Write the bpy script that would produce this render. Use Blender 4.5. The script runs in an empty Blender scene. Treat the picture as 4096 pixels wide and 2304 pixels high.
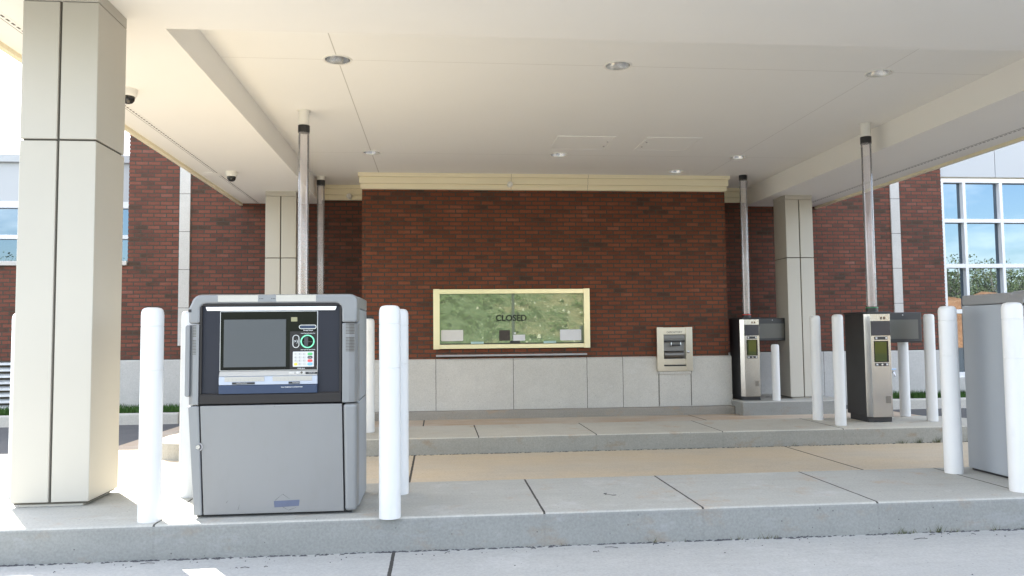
import bpy, bmesh, math, random
from mathutils import Vector, Matrix
random.seed(7)
R = math.radians
scene = bpy.context.scene
COL = scene.collection
ZS, ZU = 3.908, 4.275          # soffit and recessed ceiling of the canopy (island top is z = 0)
CX = 2.115                     # axis of the canopy
YW, YB = 16.05, 14.80          # rear wall plane, teller bay plane
Z2, Z3 = -0.070, -0.077        # tops of the middle and rear islands

def gz(y):                     # paving falls gently towards the building
    y = max(3.0, min(y, 15.2))
    return -0.23 - 0.0115 * (y - 5.47)

# ------------------------------------------------------------------ mesh helper
class MB:
    def __init__(s): s.v = []; s.f = []; s.sm = []
    def add(s, vs, fs, smooth=False):
        o = len(s.v); s.v += [tuple(map(float, v)) for v in vs]
        for f in fs: s.f.append(tuple(o + i for i in f)); s.sm.append(smooth)
        return s
    def box(s, x0, x1, y0, y1, z0, z1):
        v = [(x, y, z) for z in (z0, z1) for y in (y0, y1) for x in (x0, x1)]
        return s.add(v, [(0,2,3,1),(4,5,7,6),(0,1,5,4),(2,6,7,3),(0,4,6,2),(1,3,7,5)])
    def quad(s, a, b, c, d): return s.add([a, b, c, d], [(0,1,2,3)])
    def prism(s, poly, axis, a, b, smooth=False):
        # poly of 2D points; axis 'z': (x,y), 'y': (x,z), 'x': (y,z)
        n = len(poly)
        def P(p, t): return {'z': (p[0],p[1],t), 'y': (p[0],t,p[1]), 'x': (t,p[0],p[1])}[axis]
        v = [P(p, a) for p in poly] + [P(p, b) for p in poly]
        s.add(v, [tuple(range(n))[::-1], tuple(range(n, 2*n))])
        o = len(s.v) - 2*n
        for i in range(n):
            j = (i+1) % n
            s.f.append((o+i, o+j, o+n+j, o+n+i)); s.sm.append(smooth)
        return s
    def lathe(s, prof, c=(0,0,0), seg=32, smooth=True, axis='z', close=False):
        o = len(s.v)
        for r, h in prof:
            for k in range(seg):
                a = 2*math.pi*k/seg; x, y = r*math.cos(a), r*math.sin(a)
                p = (x, y, h) if axis == 'z' else ((x, -h, y) if axis == 'y' else (h, x, y))
                s.v.append((c[0]+p[0], c[1]+p[1], c[2]+p[2]))
        for i in range(len(prof)-1):
            for k in range(seg):
                l = (k+1) % seg
                s.f.append((o+i*seg+k, o+i*seg+l, o+(i+1)*seg+l, o+(i+1)*seg+k)); s.sm.append(smooth)
        return s
    def cyl(s, c, r, z0, z1, seg=24, axis='z'):
        return s.lathe([(0.0005,z0),(r,z0),(r,z0),(r,z1),(r,z1),(0.0005,z1)], c, seg, False if seg < 10 else True, axis)
    def tube(s, pts, r, seg=8):
        ps = [Vector(p) for p in pts]; o = len(s.v)
        for i, p in enumerate(ps):
            d = (ps[min(i+1, len(ps)-1)] - ps[max(i-1, 0)]).normalized()
            u = d.orthogonal().normalized(); w = d.cross(u)
            rr = r[i] if isinstance(r, (list, tuple)) else r
            for k in range(seg):
                a = 2*math.pi*k/seg
                s.v.append(tuple(p + u*rr*math.cos(a) + w*rr*math.sin(a)))
        for i in range(len(ps)-1):
            for k in range(seg):
                l = (k+1) % seg
                s.f.append((o+i*seg+k, o+i*seg+l, o+(i+1)*seg+l, o+(i+1)*seg+k)); s.sm.append(True)
        return s
    def build(s, name, m, parent=None, bevel=0, segs=2, org=None):
        if org is None and parent and root(parent).name.split('.')[0] in STATIC: org = (0,0,0)   # fixed works keep site coordinates
        off = Vector(org) if org is not None else (wloc(parent) if parent else Vector((0,0,0)))
        me = bpy.data.meshes.new(name)
        me.from_pydata([tuple(Vector(v) - off) for v in s.v], [], s.f)
        bm = bmesh.new(); bm.from_mesh(me); bmesh.ops.recalc_face_normals(bm, faces=bm.faces)
        uv = bm.loops.layers.uv.new('UVMap')
        for f in bm.faces:
            n = f.normal; ax = max(range(3), key=lambda i: abs(n[i]))
            for l in f.loops:
                c = l.vert.co + off
                l[uv].uv = ((c.y, c.z), (c.x, c.z), (c.x, c.y))[ax]
        bm.to_mesh(me); bm.free()
        me.polygons.foreach_set('use_smooth', s.sm)
        if any(s.sm): me.set_sharp_from_angle(angle=R(38))
        me.materials.append(m)
        o = bpy.data.objects.new(name, me); COL.objects.link(o)
        if parent:
            o.parent = parent
            if org is not None: o.location = off - wloc(parent)
        elif org is not None: o.location = off
        if bevel:
            b = o.modifiers.new('bevel', 'BEVEL'); b.width = bevel; b.segments = segs
            b.limit_method = 'ANGLE'; b.angle_limit = R(40)
        return o

STATIC = ('bank_building', 'canopy', 'night_depository')
def root(o):
    while o.parent: o = o.parent
    return o
def wloc(o):
    v = Vector((0,0,0))
    while o: v += o.location; o = o.parent
    return v
def tag(o, label=None, cat=None, group=None, kind=None):
    if label: o['label'] = label
    if cat: o['category'] = cat
    if group: o['group'] = group
    if kind: o['kind'] = kind
    return o
def thing(name, loc, label, cat, group=None):
    o = bpy.data.objects.new(name, None); COL.objects.link(o); o.location = loc; o.empty_display_size = .2
    return tag(o, label, cat, group)
def copy_tree(o, parent=None):
    c = o.copy(); COL.objects.link(c); c.parent = parent
    for ch in list(o.children): copy_tree(ch, c)
    return c
def struct(mb, name, m, **k): return tag(mb.build(name, m, **k), kind='structure')
def arc(cx, cy, r, a0, a1, n=8):
    return [(cx + r*math.cos(R(a0+(a1-a0)*i/n)), cy + r*math.sin(R(a0+(a1-a0)*i/n))) for i in range(n+1)]
def rrect(x0, x1, y0, y1, r, n=5):
    return arc(x1-r,y0+r,r,-90,0,n)+arc(x1-r,y1-r,r,0,90,n)+arc(x0+r,y1-r,r,90,180,n)+arc(x0+r,y0+r,r,180,270,n)
def ring_prism(mb, outer, inner, y0, y1):
    # frame between two outlines with the same point count, standing in the xz plane, extruded along y
    n = len(outer); o = len(mb.v)
    for loop, y in ((outer,y0),(inner,y0),(outer,y1),(inner,y1)):
        mb.v += [(p[0], y, p[1]) for p in loop]
    for i in range(n):
        j = (i+1) % n
        for a, b in ((0,1),(3,2),(2,0),(1,3)):
            mb.f.append((o+a*n+i, o+a*n+j, o+b*n+j, o+b*n+i)); mb.sm.append(False)
    return mb
def text(body, size, loc, m, parent, name='lettering', ext=0.001, align='CENTER', bold=0.0, rot=(R(90),0,0), sx=1.0):
    cu = bpy.data.curves.new('t', 'FONT'); cu.body = body; cu.size = size; cu.extrude = ext
    cu.align_x = align; cu.align_y = 'CENTER'; cu.resolution_u = 3
    t = bpy.data.objects.new('t', cu); COL.objects.link(t)
    dg = bpy.context.evaluated_depsgraph_get(); dg.update()
    me = bpy.data.meshes.new_from_object(t.evaluated_get(dg))
    bpy.data.objects.remove(t); bpy.data.curves.remove(cu)
    me.name = name; me.materials.clear(); me.materials.append(m)
    me.transform(Matrix.Diagonal((sx,1,1,1)))
    if bold:                                     # heavier strokes
        b2 = bmesh.new()
        for k, (dx, dy) in enumerate(((0,0),(1,0),(-1,0),(0,1),(0,-1))):
            q = me.copy(); q.transform(Matrix.Translation((dx*bold, dy*bold, .0002*k))); b2.from_mesh(q); bpy.data.meshes.remove(q)
        b2.to_mesh(me); b2.free()
    o = bpy.data.objects.new(name, me); COL.objects.link(o)
    if parent: o.parent = parent; o.location = Vector(loc) - wloc(parent)
    else: o.location = loc
    o.rotation_euler = rot
    return o

# ------------------------------------------------------------------ materials
class NT:
    def __init__(s, name):
        s.m = bpy.data.materials.new(name); s.m.use_nodes = True; s.t = s.m.node_tree
        s.t.nodes.clear(); s.out = s.n('ShaderNodeOutputMaterial')
    def n(s, typ, **kw):
        nd = s.t.nodes.new(typ)
        for k, v in kw.items():
            if k.startswith('i_'):
                key = k[2:]; key = int(key) if key.isdigit() else key.replace('_', ' ')
                s.set(nd.inputs[key], v)
            else: setattr(nd, k, v)
        return nd
    def set(s, sock, v):
        if isinstance(v, bpy.types.NodeSocket): s.t.links.new(v, sock)
        elif isinstance(v, bpy.types.Node): s.t.links.new(v.outputs[0], sock)
        else:
            if sock.type == 'RGBA' and len(v) == 3: v = (*v, 1)
            sock.default_value = v
    def math(s, op, a, b=None, c=None):
        nd = s.n('ShaderNodeMath', operation=op); s.set(nd.inputs[0], a)
        if b is not None: s.set(nd.inputs[1], b)
        if c is not None: s.set(nd.inputs[2], c)
        return nd.outputs[0]
    def mix(s, fac, a, b, mode='MIX'):
        nd = s.n('ShaderNodeMix', data_type='RGBA', blend_type=mode)
        s.set(nd.inputs[0], fac); s.set(nd.inputs[6], a); s.set(nd.inputs[7], b); return nd.outputs[2]
    def ramp(s, fac, stops):
        nd = s.n('ShaderNodeValToRGB'); s.set(nd.inputs[0], fac); e = nd.color_ramp.elements
        while len(e) < len(stops): e.new(.5)
        for el, (p, c) in zip(e, stops): el.position = p; el.color = (*c, 1) if len(c) == 3 else c
        return nd.outputs[0]
    def noise(s, scale, detail=3, rough=.55, vec=None, dist=0):
        nd = s.n('ShaderNodeTexNoise'); nd.inputs['Scale'].default_value = scale
        nd.inputs['Detail'].default_value = detail; nd.inputs['Roughness'].default_value = rough
        nd.inputs['Distortion'].default_value = dist
        if vec is not None: s.set(nd.inputs['Vector'], vec)
        return nd.outputs[0]
    def obj(s): return s.n('ShaderNodeTexCoord').outputs['Object']
    def mapv(s, vec, scale=(1,1,1), loc=(0,0,0)):
        nd = s.n('ShaderNodeMapping'); s.set(nd.inputs[0], vec); nd.inputs['Scale'].default_value = scale
        nd.inputs['Location'].default_value = loc; return nd.outputs[0]
    def bsdf(s, color, rough=.5, metal=0., spec=.5, bump=None, bstr=.3, bdist=.01, **kw):
        p = s.n('ShaderNodeBsdfPrincipled')
        s.set(p.inputs['Base Color'], color); s.set(p.inputs['Roughness'], rough); s.set(p.inputs['Metallic'], metal)
        p.inputs['Specular IOR Level'].default_value = spec
        for k, v in kw.items(): s.set(p.inputs[k.replace('_', ' ')], v)
        if bump is not None:
            b = s.n('ShaderNodeBump'); b.inputs['Strength'].default_value = bstr; b.inputs['Distance'].default_value = bdist
            s.set(b.inputs['Height'], bump); s.t.links.new(b.outputs[0], p.inputs['Normal'])
        s.t.links.new(p.outputs[0], s.out.inputs[0]); return s.m

def scale_c(c, k): return tuple(min(1, x*k) for x in c)
def paint(name, c, rough=.45, metal=0., var=.06, vs=3., bump=.0, bs=150, spec=.5, dirt=0.):
    """painted or moulded surface: faint colour drift, uneven gloss, fine grain"""
    t = NT(name); v = t.obj()
    n1 = t.noise(vs, 4, .6, v); n2 = t.noise(bs, 2, .5, v)
    col = t.mix(n1, scale_c(c, 1-var), scale_c(c, 1+var))
    if dirt:
        sm = t.n('ShaderNodeMapRange'); t.set(sm.inputs[0], t.noise(6, 6, .7, t.mapv(v, (1,1,.35))))
        sm.inputs[1].default_value = .5; sm.inputs[2].default_value = .75
        sm.inputs[3].default_value = 0; sm.inputs[4].default_value = dirt
        col = t.mix(sm.outputs[0], col, (.16,.14,.11))
    r = t.math('MULTIPLY_ADD', n1, .16, rough-.08)
    return t.bsdf(col, r, metal, spec, n2 if bump else None, bump, .002)

def concrete(name, c, joints=(), jaxis=0, jw=.007, top=False, rust=0., pale=0., streak=True, tint=None, grain=1., spots=(), yline=()):
    t = NT(name); v = t.obj()
    big = t.noise(.55, 5, .6, v); mid = t.noise(3.2, 6, .68, v, .3); fine = t.noise(55, 4, .7, v)
    st = t.noise(2.2, 5, .65, t.mapv(v, (.35, 6, 6)))
    col = t.mix(big, scale_c(c, .80), scale_c(c, 1.16))
    col = t.mix(t.math('MULTIPLY', mid, .62), col, scale_c(c, .62))
    if tint is not None:
        k = t.n('ShaderNodeMapRange'); t.set(k.inputs[0], t.noise(.8, 4, .6, t.mapv(v, (1,1.4,1), (4,2,0)))); k.inputs[1].default_value = .34; k.inputs[2].default_value = .62
        col = t.mix(t.math('MULTIPLY', k.outputs[0], .85), col, tint)
    if streak: col = t.mix(t.math('MULTIPLY', st, .45), col, scale_c(c, 1.22))
    col = t.mix(.5, col, t.mix(fine, (.2,.2,.2), (.84,.84,.84)), 'OVERLAY')
    if pale:
        k = t.n('ShaderNodeMapRange'); t.set(k.inputs[0], t.noise(1.7, 8, .78, t.mapv(v, (1,1,2.2), (1,5,2)))); k.inputs[1].default_value = .55; k.inputs[2].default_value = .70
        col = t.mix(t.math('MULTIPLY', k.outputs[0], pale), col, (.62,.62,.62))
    if rust:
        k = t.n('ShaderNodeMapRange'); t.set(k.inputs[0], t.noise(2.6, 7, .72, t.mapv(v, (1,1,1.8), (9,1,7)))); k.inputs[1].default_value = .555; k.inputs[2].default_value = .70
        col = t.mix(t.math('MULTIPLY', k.outputs[0], rust), col, (.42,.24,.10))
    speck = t.n('ShaderNodeTexVoronoi'); speck.inputs['Scale'].default_value = 11; t.set(speck.inputs['Vector'], v)
    sm = t.math('LESS_THAN', speck.outputs['Distance'], .055)
    col = t.mix(t.math('MULTIPLY', sm, .65), col, (.06,.055,.05))
    h = t.math('ADD', t.math('MULTIPLY', fine, .5), mid)
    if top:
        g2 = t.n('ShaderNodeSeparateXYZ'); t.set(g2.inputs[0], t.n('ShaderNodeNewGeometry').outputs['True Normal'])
        col = t.mix(t.math('MULTIPLY', t.math('LESS_THAN', g2.outputs[2], .4), .85), col, t.mix(1., col, (.50,.52,.55), 'MULTIPLY'))  # side faces darkened in the colour, standing in for their shade
    if joints or yline:
        sep = t.n('ShaderNodeSeparateXYZ'); t.set(sep.inputs[0], v)
        wob = t.math('MULTIPLY_ADD', t.noise(9, 4, .7, v), .012, -.006)
        tot = None
        for lst, ax in ((joints, jaxis), (yline, 1)):
            for j in lst:
                m = t.math('COMPARE', t.math('ADD', sep.outputs[ax], wob), j, jw)
                tot = m if tot is None else t.math('MAXIMUM', tot, m)
        if top:
            gn = t.n('ShaderNodeSeparateXYZ'); t.set(gn.inputs[0], t.n('ShaderNodeNewGeometry').outputs['True Normal'])
            tot = t.math('MULTIPLY', tot, t.math('MULTIPLY_ADD', t.math('GREATER_THAN', gn.outputs[2], .3), .93, .07))
        col = t.mix(t.math('MULTIPLY', tot, .93), col, (.03,.027,.024)); h = t.math('SUBTRACT', h, t.math('MULTIPLY', tot, 1.5))
    return t.bsdf(col, t.math('MULTIPLY_ADD', mid, .2, .72), 0, .3, h, .35*grain, .006)

def brick_mat(name, warm=1.0, q=1.0):
    t = NT(name); uv = t.n('ShaderNodeTexCoord').outputs['UV']
    nz = t.n('ShaderNodeTexNoise'); nz.inputs['Scale'].default_value = 13; nz.inputs['Detail'].default_value = 3; t.set(nz.inputs['Vector'], uv)
    off = t.n('ShaderNodeVectorMath', operation='MULTIPLY_ADD'); t.set(off.inputs[0], nz.outputs['Color'])
    off.inputs[1].default_value = (.015, .011, 0); t.set(off.inputs[2], uv)
    br = t.n('ShaderNodeTexBrick', offset=.5, offset_frequency=2)
    t.set(br.inputs['Vector'], off.outputs[0])
    for k, v in dict(Scale=1., Mortar_Size=.0118, Mortar_Smooth=.18, Bias=0., Brick_Width=.2435, Row_Height=.0805).items():
        br.inputs[k.replace('_',' ')].default_value = v
    br.inputs['Color1'].default_value = (0,0,0,1); br.inputs['Color2'].default_value = (1,1,1,1); br.inputs['Mortar'].default_value = (.5,.5,.5,1)
    w = warm
    clus = t.math('ADD', t.math('MULTIPLY', br.outputs['Color'], .62), t.math('MULTIPLY_ADD', t.noise(1.6, 4, .65, uv), .9, -.26))
    col = t.ramp(clus, [(0,(.066,.042,.031)),(.16,(.084*w,.045,.030)),(.27,(.132*w,.050,.027*q)),(.5,(.172*w,.058,.029*q)),(.78,(.202*w,.068,.034*q)),(.95,(.235*w,.094,.055*q)),(1,(.28*w,.13,.085))])
    fine = t.noise(38, 5, .7, uv); mid = t.noise(1.3, 4, .6, uv)
    col = t.mix(.5, col, t.mix(fine, (.2,.2,.2), (.85,.85,.85)), 'OVERLAY')
    col = t.mix(t.math('MULTIPLY', t.math('GREATER_THAN', t.noise(26, 6, .8, uv), .69), .35), col, (.42,.34,.29))
    mort = t.mix(t.noise(30, 3, .6, uv), (.042,.034,.027), (.086,.070,.054))
    col = t.mix(1., col, (.88,.86,.86), 'MULTIPLY')
    col = t.mix(br.outputs['Fac'], col, mort)
    col = t.mix(.22, col, t.mix(mid, (.3,.3,.3), (.7,.7,.7)), 'OVERLAY')
    h = t.math('ADD', t.math('MULTIPLY', br.outputs['Fac'], -1.), t.math('MULTIPLY', fine, .45))
    return t.bsdf(col, .85, 0, .25, h, .8, .010)

def glass_mat(name, body, refl, fac, rough=0.):
    t = NT(name)
    d = t.n('ShaderNodeBsdfPrincipled'); t.set(d.inputs['Base Color'], body); d.inputs['Roughness'].default_value = .25
    d.inputs['Specular IOR Level'].default_value = 0
    g = t.n('ShaderNodeBsdfGlossy'); t.set(g.inputs[0], refl); g.inputs['Roughness'].default_value = rough
    b = t.n('ShaderNodeBump'); b.inputs['Strength'].default_value = .02; b.inputs['Distance'].default_value = .02
    t.set(b.inputs['Height'], t.noise(.9, 2, .5, t.obj())); t.t.links.new(b.outputs[0], g.inputs['Normal'])
    fr = t.n('ShaderNodeFresnel'); fr.inputs[0].default_value = 1.5
    f = t.math('MINIMUM', t.math('ADD', fr.outputs[0], fac), 1.0)
    mx = t.n('ShaderNodeMixShader'); t.set(mx.inputs[0], f)
    t.t.links.new(d.outputs[0], mx.inputs[1]); t.t.links.new(g.outputs[0], mx.inputs[2]); t.t.links.new(mx.outputs[0], t.out.inputs[0])
    return t.m
def acrylic():
    t = NT('clear_acrylic')
    tr = t.n('ShaderNodeBsdfTransparent'); lw = t.n('ShaderNodeLayerWeight'); lw.inputs[0].default_value = .35
    t.set(tr.inputs[0], t.mix(lw.outputs['Facing'], (.975,.96,.97), (.90,.885,.90)))
    g = t.n('ShaderNodeBsdfGlossy'); g.inputs[0].default_value = (.95,.95,1,1); g.inputs['Roughness'].default_value = .04
    df = t.n('ShaderNodeBsdfDiffuse'); df.inputs[0].default_value = (.92,.89,.90,1)
    fr = t.n('ShaderNodeFresnel'); fr.inputs[0].default_value = 1.5
    m0 = t.n('ShaderNodeMixShader'); m0.inputs[0].default_value = .22
    t.t.links.new(tr.outputs[0], m0.inputs[1]); t.t.links.new(df.outputs[0], m0.inputs[2])
    m1 = t.n('ShaderNodeMixShader'); t.set(m1.inputs[0], fr.outputs[0])
    t.t.links.new(m0.outputs[0], m1.inputs[1]); t.t.links.new(g.outputs[0], m1.inputs[2]); t.t.links.new(m1.outputs[0], t.out.inputs[0])
    return t.m
def steel(name, c, rough=.28, axis=(1,1,60)):
    t = NT(name); v = t.obj()
    n = t.noise(8, 4, .6, t.mapv(v, axis)); c2 = t.noise(4, 3, .5, v)
    col = t.mix(n, scale_c(c, .9), scale_c(c, 1.06))
    return t.bsdf(col, t.math('MULTIPLY_ADD', c2, .14, rough-.06), 1., .5, n, .06, .002)
def stucco(name, c, jx=(), jy=()):
    t = NT(name); v = t.obj()
    col = t.mix(t.noise(.7, 5, .6, v), scale_c(c, .965), scale_c(c, 1.02))
    g = t.noise(140, 3, .6, v)
    if jx or jy:
        sep = t.n('ShaderNodeSeparateXYZ'); t.set(sep.inputs[0], v); tot = None
        for lst, ax in ((jx, 0), (jy, 1)):
            for j, w in lst:
                m = t.math('COMPARE', sep.outputs[ax], j, w)
                tot = m if tot is None else t.math('MAXIMUM', tot, m)
        col = t.mix(t.math('MULTIPLY', tot, .55), col, (.30,.27,.22))
    return t.bsdf(col, .75, 0, .25, g, .12, .003)

M = {}
M['brick'] = brick_mat('tumbled_brick_skylit', .92, 1.35)  # same brick as the bay, bluish skylight tinted into its colour
M['brick_bay'] = brick_mat('tumbled_brick_warmlit', 1.05)  # same brick as the rear wall, warmer light put into the colour
M['stone'] = concrete('cast_stone_base', (.57,.55,.505), joints=(-.029,1.427,2.839,3.534,4.23,4.874), jw=.005, streak=False, pale=.25, grain=.35)
M['stone_rear'] = concrete('cast_stone_rear', (.50,.49,.47), joints=(-7.97,-5.55,-3.2,8.2,9.3), jw=.005, streak=False, grain=.35)
M['strip'] = concrete('cast_stone_strip', (.56,.54,.51), joints=(1.05,1.81,2.57,3.33,4.09,4.85), jaxis=2, jw=.005, streak=False, grain=.3)
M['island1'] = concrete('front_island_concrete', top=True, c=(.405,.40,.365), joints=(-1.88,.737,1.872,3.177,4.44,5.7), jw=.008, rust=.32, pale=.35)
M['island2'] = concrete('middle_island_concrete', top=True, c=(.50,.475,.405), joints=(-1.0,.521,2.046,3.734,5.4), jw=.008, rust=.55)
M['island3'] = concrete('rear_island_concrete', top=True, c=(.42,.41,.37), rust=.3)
M['wallkerb'] = concrete('wall_kerb_concrete', (.29,.27,.235), rust=.3)
M['kerb'] = concrete('lawn_kerb_concrete', (.46,.44,.40), joints=(-6.6,10.9), jw=.006)
M['lane_front'] = concrete('front_lane_concrete', (.40,.40,.385), joints=(-.30,4.56), jw=.012, pale=.3)
M['lane_mid'] = concrete('middle_lane_concrete', (.52,.45,.35), joints=(-.29,4.565), jw=.012, tint=(.52,.41,.27))
M['lane_rear'] = concrete('rear_lane_concrete', (.54,.47,.38), joints=(-.245,4.73), jw=.012, tint=(.38,.25,.15))
M['asphalt'] = concrete('asphalt', (.12,.12,.12), streak=False, grain=1.6)
M['soffit'] = stucco('white_soffit', (.86,.84,.80))
M['ceiling'] = stucco('recessed_ceiling', (.89,.88,.845), jx=((-1.078,.006),(5.2,.003)), jy=((8.59,.003),(13.05,.003)))
M['cream'] = paint('cream_metal_cladding', (.455,.428,.372), .42, 0, .03, 1.5, .05, 120)
M['tan'] = paint('tan_metal_fascia', (.84,.76,.55), .45, 0, .04, 1.2, .04, 120)
M['gap'] = paint('dark_reveal', (.09,.08,.065), .8)
M['bollard'] = paint('white_bollard_plastic', (.64,.64,.635), .38, 0, .02, 4, .04, 90, dirt=.10)
M['white_metal'] = paint('white_window_metal', (.66,.67,.68), .35, 0, .03)
M['panel_grey'] = paint('pale_grey_metal_panel', (.38,.39,.40), .4, 0, .03, .8)
M['louvre'] = paint('grey_louvre', (.60,.62,.63), .4, 0, .05)
M['glass_shop'] = glass_mat('tinted_window_glass', (.010,.014,.02), (.70,.86,1.0), .16)
M['glass_teller'] = glass_mat('green_teller_glass', (.15,.175,.125), (.72,.84,.68), .18)
M['atm_grey'] = paint('grey_machine_plastic', (.24,.243,.246), .42, .25, .04, 2, .10, 260, dirt=.05)
M['atm_door'] = paint('grey_machine_door', (.235,.234,.234), .40, .3, .05, 1.3, .08, 260, dirt=.10)
M['atm_side'] = paint('blue_grey_side_panel', (.32,.345,.375), .45, .2, .04, 2, .06, 260)
M['atm_dark'] = paint('dark_navy_fascia', (.022,.0235,.031), .55, 0, .10, 3, .15, 400, spec=.25)
M['atm_brown'] = paint('charcoal_fascia', (.027,.024,.023), .5, 0, .10, 3, .10, 300, spec=.25)
M['atm_blue'] = paint('navy_blue_lip', (.022,.040,.085), .4, 0, .08)
M['black'] = paint('black_plastic', (.018,.018,.020), .42, 0, .15, 5, .06, 200)
M['gloss_black'] = paint('gloss_black_panel', (.008,.008,.009), .08, 0, .1, spec=.28)
M['screen'] = paint('matte_screen', (.07,.075,.078), .45, 0, .12, 1.2, spec=.5)
M['screen_dim'] = paint('dim_side_screen', (.09,.088,.075), .40, 0, .15, 2)
M['screen_navy'] = paint('dark_navy_screen', (.022,.022,.032), .25, 0, .1)
M['silver'] = paint('champagne_silver', (.43,.42,.39), .35, .5, .04)
M['pale_blue'] = paint('pale_blue_plastic', (.40,.435,.50), .35, 0, .03)
M['slot'] = paint('pearl_slot_shutter', (.44,.42,.385), .3, .2, .06, 9)
M['fixture'] = paint('cream_white_fixture', (.80,.785,.73), .4, 0, .02)
M['white'] = paint('white_plastic', (.62,.62,.61), .35, 0, .02)
M['offwhite'] = paint('off_white_plastic', (.54,.53,.50), .4, 0, .03)
M['mirror'] = NT('mirror_strip').bsdf((.86,.88,.86), .025, 1.)
M['keyg'] = paint('green_key', (.10,.48,.16), .4); M['keyr'] = paint('red_key', (.70,.09,.09), .4)
M['keyy'] = paint('yellow_key', (.80,.58,.06), .4); M['keyb'] = paint('blue_key', (.18,.42,.82), .4)
M['ringg'] = paint('mint_green_ring', (.25,.85,.50), .35); M['ringr'] = paint('red_ring', (.75,.05,.04), .35); M['ringd'] = paint('dark_green_ring', (.02,.22,.07), .35)
M['sticker'] = paint('faded_navy_sticker', (.09,.105,.16), .6, 0, .25, 14)
M['ink'] = paint('scuff_ink', (.05,.05,.055), .7)
M['print'] = paint('white_print', (.75,.75,.75), .5); M['grey_print'] = paint('grey_print', (.22,.22,.24), .5)
M['steel'] = steel('brushed_stainless', (.43,.425,.415), .20)
M['steel_warm'] = steel('brushed_champagne_aluminium', (.74,.65,.44), .30)
M['steel_depo'] = steel('satin_depository_steel', (.62,.57,.47), .34)
M['steel_dark'] = steel('worn_stainless', (.22,.215,.205), .40)
M['reflector'] = NT('lamp_reflector').bsdf((.66,.65,.62), .22, 1.)
M['acrylic'] = acrylic()
M['dome'] = NT('smoked_dome').bsdf((.012,.012,.012), .06, 0., .6)
M['paper1'] = paint('warm_white_card', (.62,.60,.57), .6, 0, .01); M['paper2'] = paint('cool_white_card', (.64,.64,.66), .6, 0, .01)
M['paper3'] = paint('dark_brown_card', (.045,.035,.028), .6, 0, .02); M['ice'] = paint('pale_cyan_tray', (.35,.50,.50), .4)
M['decal'] = paint('dark_green_lettering', (.018,.024,.012), .6)
M['trim_grey'] = paint('grey_metal_trim', (.36,.35,.36), .4, .4)
M['mull'] = paint('green_grey_glass_joint', (.16,.20,.145), .3)
M['brass'] = paint('chrome_fitting', (.55,.55,.55), .25, .9); M['valve'] = paint('pale_blue_handle', (.35,.52,.75), .4)

def leafy(name, c1, c2, c3):
    t = NT(name); v = t.obj()
    col = t.ramp(t.noise(1.2, 4, .7, v), [(.3, c1), (.5, c2), (.7, c3)])
    g = t.n('ShaderNodeTexNoise'); g.inputs['Scale'].default_value = 40
    return t.bsdf(t.mix(.4, col, t.mix(g.outputs[0], (.2,.2,.2), (.8,.8,.8)), 'OVERLAY'), .65, 0, .25)
M['grass'] = leafy('lawn_grass', (.030,.075,.012), (.045,.105,.018), (.065,.13,.028))
M['weed'] = leafy('dry_weed', (.05,.07,.02), (.09,.09,.035), (.16,.13,.06))
M['wood_leaf'] = leafy('spring_leaves', (.06,.09,.03), (.10,.12,.045), (.17,.16,.075))
M['scrub'] = leafy('hillside_scrub', (.050,.085,.028), (.085,.13,.045), (.14,.17,.075)); M['stones'] = paint('pale_stones', (.30,.28,.23), .9, 0, .2, 3, .4, 12)
M['trunk'] = paint('pale_bark', (.22,.19,.15), .9, 0, .2, 6, .5, 30)
def hill_mat():
    t = NT('grass_and_dirt_slope'); v = t.obj()
    a = t.noise(.30, 6, .68, v, .5); b = t.noise(1.1, 6, .7, v); f = t.noise(4.5, 6, .75, v)
    grass = t.ramp(f, [(.30,(.070,.095,.050)),(.5,(.118,.150,.082)),(.70,(.19,.21,.13))])
    dirt = t.ramp(b, [(.3,(.18,.145,.09)),(.55,(.26,.21,.13)),(.75,(.36,.31,.22))])
    sep = t.n('ShaderNodeSeparateXYZ'); t.set(sep.inputs[0], v)
    bias = t.math('MULTIPLY_ADD', sep.outputs[0], .022, -.15)      # barer towards the right-hand side
    k = t.n('ShaderNodeMapRange'); t.set(k.inputs[0], t.math('ADD', t.math('ADD', t.math('MULTIPLY', a, .75), t.math('MULTIPLY', b, .35)), bias)); k.inputs[1].default_value = .50; k.inputs[2].default_value = .66
    col = t.mix(t.math('MULTIPLY', k.outputs[0], .85), grass, dirt)
    vo = t.n('ShaderNodeTexVoronoi'); vo.inputs['Scale'].default_value = 2.2; t.set(vo.inputs['Vector'], v)
    col = t.mix(t.math('MULTIPLY', t.math('LESS_THAN', vo.outputs['Distance'], .14), .6), col, (.55,.52,.46))
    return t.bsdf(col, .95, 0, .1, f, 1., .25)
M['hill'] = hill_mat()
def mound_mat():
    t = NT('orange_clay'); v = t.obj()
    col = t.ramp(t.noise(.7, 7, .7, v), [(.3,(.30,.13,.06)),(.5,(.46,.22,.11)),(.7,(.58,.32,.18))])
    return t.bsdf(col, .95, 0, .1, t.noise(2, 6, .7, v), 1., .3)
M['clay'] = mound_mat()

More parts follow.
